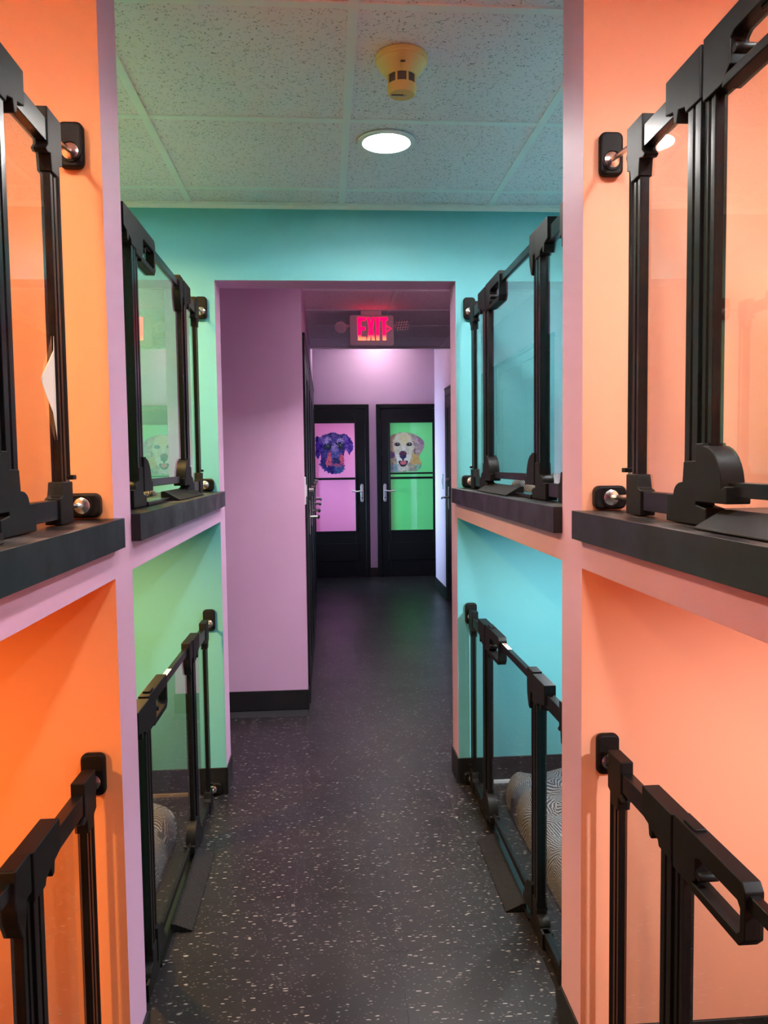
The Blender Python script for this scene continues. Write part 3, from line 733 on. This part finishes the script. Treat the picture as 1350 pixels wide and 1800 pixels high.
    part(MB().box(-0.010, 0.010, h0+0.030, h0+0.072, H+0.005, H+0.011), 'latch_slider', 'black', 0.002, hd)
    part(MB().lathe([(0.0, -0.017), (0.006, -0.017), (0.0075, -0.0148), (0.0075, 0.0148), (0.006, 0.017), (0.0, 0.017)], (0, h0+0.098, H-0.056), 'x', 14), 'release_button', 'black', 0, hd, smooth=True)
    # hinge hood on the door
    k0 = HW-0.050
    part(MB().prism([(k0, H+0.006), (k0-0.062, H+0.006), (k0-0.066, H-0.040), (k0-0.062, H-0.075), (k0-0.046, H-0.108), (k0-0.034, H-0.114), (k0-0.026, H-0.090), (k0-0.022, H-0.060), (k0, H-0.060)], 'x', -0.015, 0.015), 'hinge_hood', 'black', 0.003)
    # threshold bar and ramp
    part(MB().box(-0.020, 0.020, -HW+0.08, HW-0.08, 0.001, 0.012), 'threshold', 'black_metal', 0.0015)
    y0, y1, x0, x1, hh = ramp
    part(MB().prism([(x0, 0.0012), (x1, 0.0012), (x1, 0.004), (x0+0.012, hh), (x0, hh)], 'y', y0, y1), 'ramp', 'ramp' if ribbed else 'rubber', 0.0012)
    if sticker:
        st = part(MB().box(-0.007, 0.007, -0.085, 0.0, H-0.0102, H-0.0094), 'sticker', 'paper', 0)
        part(MB().box(-0.006, 0.004, -0.082, -0.062, H-0.0095, H-0.0091), 'sticker_print', 'red_print', 0, st)
    if torn:
        q = pb-0.028
        pts = [(q+0.002, 0.356), (q-0.012, 0.318), (q-0.040, 0.290), (q-0.066, 0.262), (q-0.050, 0.232), (q-0.030, 0.205), (q-0.004, 0.160), (q+0.002, 0.150)]
        m = MB(); n = len(pts)
        vs = [(0.0042+0.004*math.sin(60*(q-y)), y, z) for y, z in pts]
        m.poly(vs+[(x-0.0006, y, z) for x, y, z in vs], [tuple(range(n)), tuple(range(n, 2*n))[::-1]]+[(i, (i+1) % n, n+(i+1) % n, n+i) for i in range(n)])
        o = part(m, 'torn_sticker', 'paper', 0); o['label'] = 'torn piece of white sticker peeling off the post'
    return t

GL, GR = XL-0.055, XR+0.055
def put(side, level, bay, c, pf, ry, **k):
    """side -1 left / 1 right; c: world y of the door centre; pf: world y of the far post's outer edge; ry: world y range of the ramp"""
    w0, w1 = (EV1, DV0) if bay == 'near' else (DV1, D)
    near, far = c-w0, w1-c
    pfar, pnear = pf-c, near-0.115
    H, zm = (0.745, 0.745) if level else (0.765, 0.742)
    z = ZS1 if level else 0.0
    if side < 0: a, b, pa, pb, rz = near, far, pnear, pfar, 0; r = (ry[0]-c, ry[1]-c)
    else: a, b, pa, pb, rz = far, near, pfar, pnear, PI; r = (c-ry[1], c-ry[0])
    r += (-0.010, 0.048, 0.030) if level else (0.012, 0.076, 0.026)
    kn = {(-1, 'near'): 'deep orange', (-1, 'far'): 'green-lit', (1, 'near'): 'peach', (1, 'far'): 'blue-teal'}[(side, bay)]
    lab = ('black glass pet gate standing on the dark shelf of the %s kennel' if level else 'black glass pet gate standing on the floor below the shelf of the %s kennel') % kn
    return gate(lab, (GL if side < 0 else GR, c, z), rz, a, b, pa, pb, H, zm, r, ribbed=not level, **k)
put(1, 1, 'far', 2.530, 3.165, (2.41, 2.87))
put(1, 0, 'far', 2.560, 3.225, (2.30, 2.76), sticker=True)
put(-1, 1, 'far', 2.450, 3.100, (2.44, 2.90))
put(-1, 0, 'far', 2.440, 3.140, (2.29, 2.76), sticker=True)
put(1, 1, 'near', 0.867, 1.495, (0.70, 1.155), skew=-0.04)
put(1, 0, 'near', 0.943, 1.580, (0.70, 1.15))
put(-1, 1, 'near', 0.877, 1.515, (0.70, 1.12), torn=True)
put(-1, 0, 'near', 0.912, 1.585, (0.70, 1.12))

# ------------------------------------------------------------------ dog beds
def bed(x0, x1, y0, y1, z, h, label, tuft=0.17, seed=1):
    rnd = random.Random(seed)
    nx, ny = 46, 66; cx, cyy = (x0+x1)/2, (y0+y1)/2; v, f = [], []
    tu = []
    kx = max(1, int((x1-x0)/tuft)); ky = max(1, int((y1-y0)/tuft))
    for i in range(kx):
        for j in range(ky): tu.append((x0+(i+0.5)*(x1-x0)/kx+rnd.uniform(-.012, .012), y0+(j+0.5)*(y1-y0)/ky+rnd.uniform(-.012, .012)))
    for i in range(nx+1):
        for j in range(ny+1):
            u, w_ = 2*i/nx-1, 2*j/ny-1
            # squeeze samples to the rim and round the plan corners
            uu = math.copysign(1-(1-abs(u))**1.6, u); ww = math.copysign(1-(1-abs(w_))**1.6, w_)
            k = (1-0.06*abs(ww)**6*abs(uu)**2, 1-0.05*abs(uu)**6*abs(ww)**2)
            x, y = cx+uu*k[0]*(x1-x0)/2, cyy+ww*k[1]*(y1-y0)/2
            hh = h*((1-abs(uu)**12)*(1-abs(ww)**16))**0.5
            for tx, ty in tu: hh -= 0.28*h*math.exp(-((x-tx)**2+(y-ty)**2)/0.0016)*min(1, hh/h)
            hh += 0.010*(math.sin(x*31+seed)*math.sin(y*27+seed*2))*hh/h
            v.append((x-cx, y-cyy, max(hh, 0)+0.004))
    n = ny+1
    for i in range(nx):
        for j in range(ny): f.append((i*n+j, (i+1)*n+j, (i+1)*n+j+1, i*n+j+1))
    o = len(v); v += [(p[0], p[1], 0.0) for p in v[:]]
    f += [(o+a, o+d, o+c, o+b) for a, b, c, d in f[:]]
    rim = [i*n for i in range(nx+1)]+[nx*n+j for j in range(1, n)]+[i*n+n-1 for i in range(nx-1, -1, -1)]+[j for j in range(n-2, 0, -1)]
    for q in range(len(rim)):
        p1, p2 = rim[q], rim[(q+1) % len(rim)]; f.append((p1, p2, o+p2, o+p1))
    m = MB(); m.v, m.f, m.m = v, f, [0]*len(f)
    ob = m.build('dog_bed', 'bed', smooth=True, loc=(cx, cyy, z))
    for p in ob.data.polygons: p.use_smooth = True
    return tag(ob, label, 'dog bed', 'patterned dog beds')
bed(0.70, 1.36, 1.95, 3.16, 0.0, 0.125, 'tufted grey patterned dog bed on the floor of the blue-teal kennel', seed=3)
bed(-1.25, -0.575, 1.90, 3.02, 0.0, 0.115, 'beige lit patterned dog bed on the floor of the green-lit kennel', tuft=0.9, seed=5)
bed(0.72, 1.36, 1.95, 3.14, ZS1, 0.050, 'pale crinkled dog bed on the shelf of the blue-teal kennel', seed=8)
bed(-1.25, -0.62, 1.95, 3.05, ZS1, 0.030, 'flat cream dog bed on the shelf of the green-lit kennel', seed=9)
bed(0.70, 1.36, 0.30, 1.25, ZS1, 0.050, 'pale pinkish dog bed on the shelf of the peach kennel', seed=10)

# ------------------------------------------------------------------ smoke detector
t = thing('smoke_detector', 'yellowed round smoke detector hanging from the ceiling tile', 'smoke detector', (0.214, 2.105, ZC+0.004))
MB().lathe([(0.0, 0.0), (0.066, 0.0), (0.069, -0.004), (0.069, -0.012), (0.066, -0.014), (0.066, -0.018), (0.063, -0.022), (0.056, -0.034), (0.042, -0.049), (0.0385, -0.052), (0.0, -0.052)], (0, 0, 0), n=48).build('base_plate', 'yellowed', t, smooth=True)
MB().lathe([(0.0, -0.050), (0.0362, -0.050), (0.0362, -0.078), (0.0, -0.078)], (0, 0, 0), n=32).build('sensor_screen', 'dark_mesh', t)
for i in range(8):
    a = 2*PI*(i+0.4)/8
    m = MB(); ca, sa = math.cos(a), math.sin(a)
    vs = []
    for z in (-0.0515, -0.0755):
        for r in (0.0355, 0.0385):
            for q in (-0.07, 0.07): vs.append((r*math.cos(a+q), r*math.sin(a+q), z))
    m.poly(vs, [(0, 1, 3, 2), (4, 6, 7, 5), (0, 4, 5, 1), (2, 3, 7, 6), (0, 2, 6, 4), (1, 5, 7, 3)]).build('rib', 'yellowed', t)
MB().lathe([(0.0, -0.0745), (0.0385, -0.0745), (0.0385, -0.088), (0.036, -0.094), (0.032, -0.097), (0.0, -0.097)], (0, 0, 0), n=40).build('cap', 'yellowed', t, smooth=True)
MB().box(-0.026, 0.004, -0.0035, 0.0, -0.0985, -0.096).build('test_slot', 'dark_mesh', t)
MB().box(-0.030, 0.012, 0.000, 0.004, -0.0988, -0.096).build('test_label', 'plate_white', t)
MB().box(-0.008, 0.004, -0.0578, -0.052, -0.0385, -0.0365).build('indicator', 'dark_mesh', t)

# ------------------------------------------------------------------ exit sign
t = thing('exit_sign', 'red lit EXIT sign with two emergency lamp heads under the corridor ceiling', 'exit sign', (0.331, 5.50, 2.302))
U = 0.000442
def ex(px, py): return ((px-656)*U, -(py-460)*U)
MB().prism(rounded_rect(0.304, 0.206, 0.014), 'y', -0.022, 0.030).build('housing', 'sign_body', t, bevel=0.004)
MB().box(-0.075, 0.068, -0.03, 0.03, 0.103, 0.132).build('canopy_mount', 'sign_body', t, bevel=0.003)
def letter(name, polys):
    m = MB()
    for P in polys: m.prism([ex(*p) for p in P], 'y', -0.0235, -0.020)
    o = m.build(name, 'exit_red', t); return o
letter('letter_e', [[(430, 262), (562, 262), (562, 315), (490, 315), (490, 408), (555, 408), (555, 462), (490, 462), (490, 562), (566, 562), (566, 614), (438, 614)]])
letter('letter_x', [[(578, 262), (628, 262), (645, 360), (660, 262), (702, 262), (672, 432), (704, 614), (656, 614), (642, 512), (626, 614), (582, 614), (612, 432)]])
letter('letter_i', [[(722, 262), (772, 262), (774, 614), (724, 614)]])
letter('letter_t', [[(784, 262), (906, 262), (906, 312), (876, 312), (880, 614), (826, 614), (822, 312), (784, 312)]])
letter('chevron', [[(888, 382), (968, 436), (892, 488), (892, 470), (944, 436), (888, 400)]])
# emergency heads
h = MB().tube([(-0.150, 0.0, 0.03), (-0.175, -0.005, 0.030), (-0.19, -0.008, 0.026)], 0.013, 10).build('lamp_arm', 'sign_body', t, smooth=True)
h = MB().lathe([(0.0, 0.040), (0.030, 0.040), (0.040, 0.02), (0.042, -0.025), (0.038, -0.03), (0.0, -0.03)], (-0.215, -0.004, 0.018), 'y', 24).build('lamp_head', 'sign_body', t, smooth=True)
MB().lathe([(0.0, -0.033), (0.026, -0.032), (0.028, -0.03)], (-0.222, -0.004, 0.012), 'y', 24).build('lamp_face', 'plate_white', h)
MB().tube([(0.150, 0.0, 0.03), (0.17, -0.004, 0.032)], 0.013, 10).build('lamp_arm', 'sign_body', t, smooth=True)
m = MB().prism([(-0.045+p, q) for p, q in ((0, -0.033), (0.088, -0.026), (0.096, 0.04), (0.008, 0.032))], 'y', -0.03, 0.03)
h = m.build('lamp_head', 'sign_body', t, bevel=0.004, loc=(0.208, -0.002, 0.030))
m = MB()
for i in range(5):
    for j in range(4):
        cx, cz = -0.038+0.004*j+0.0175*i, -0.024+0.0175*j+0.0016*i
        m.lathe([(0.0, -0.0335), (0.004, -0.033), (0.0065, -0.030)], (cx, 0, cz), 'y', 8)
o = m.build('led_array', 'bulb', h); o['kind'] = 'stuff'
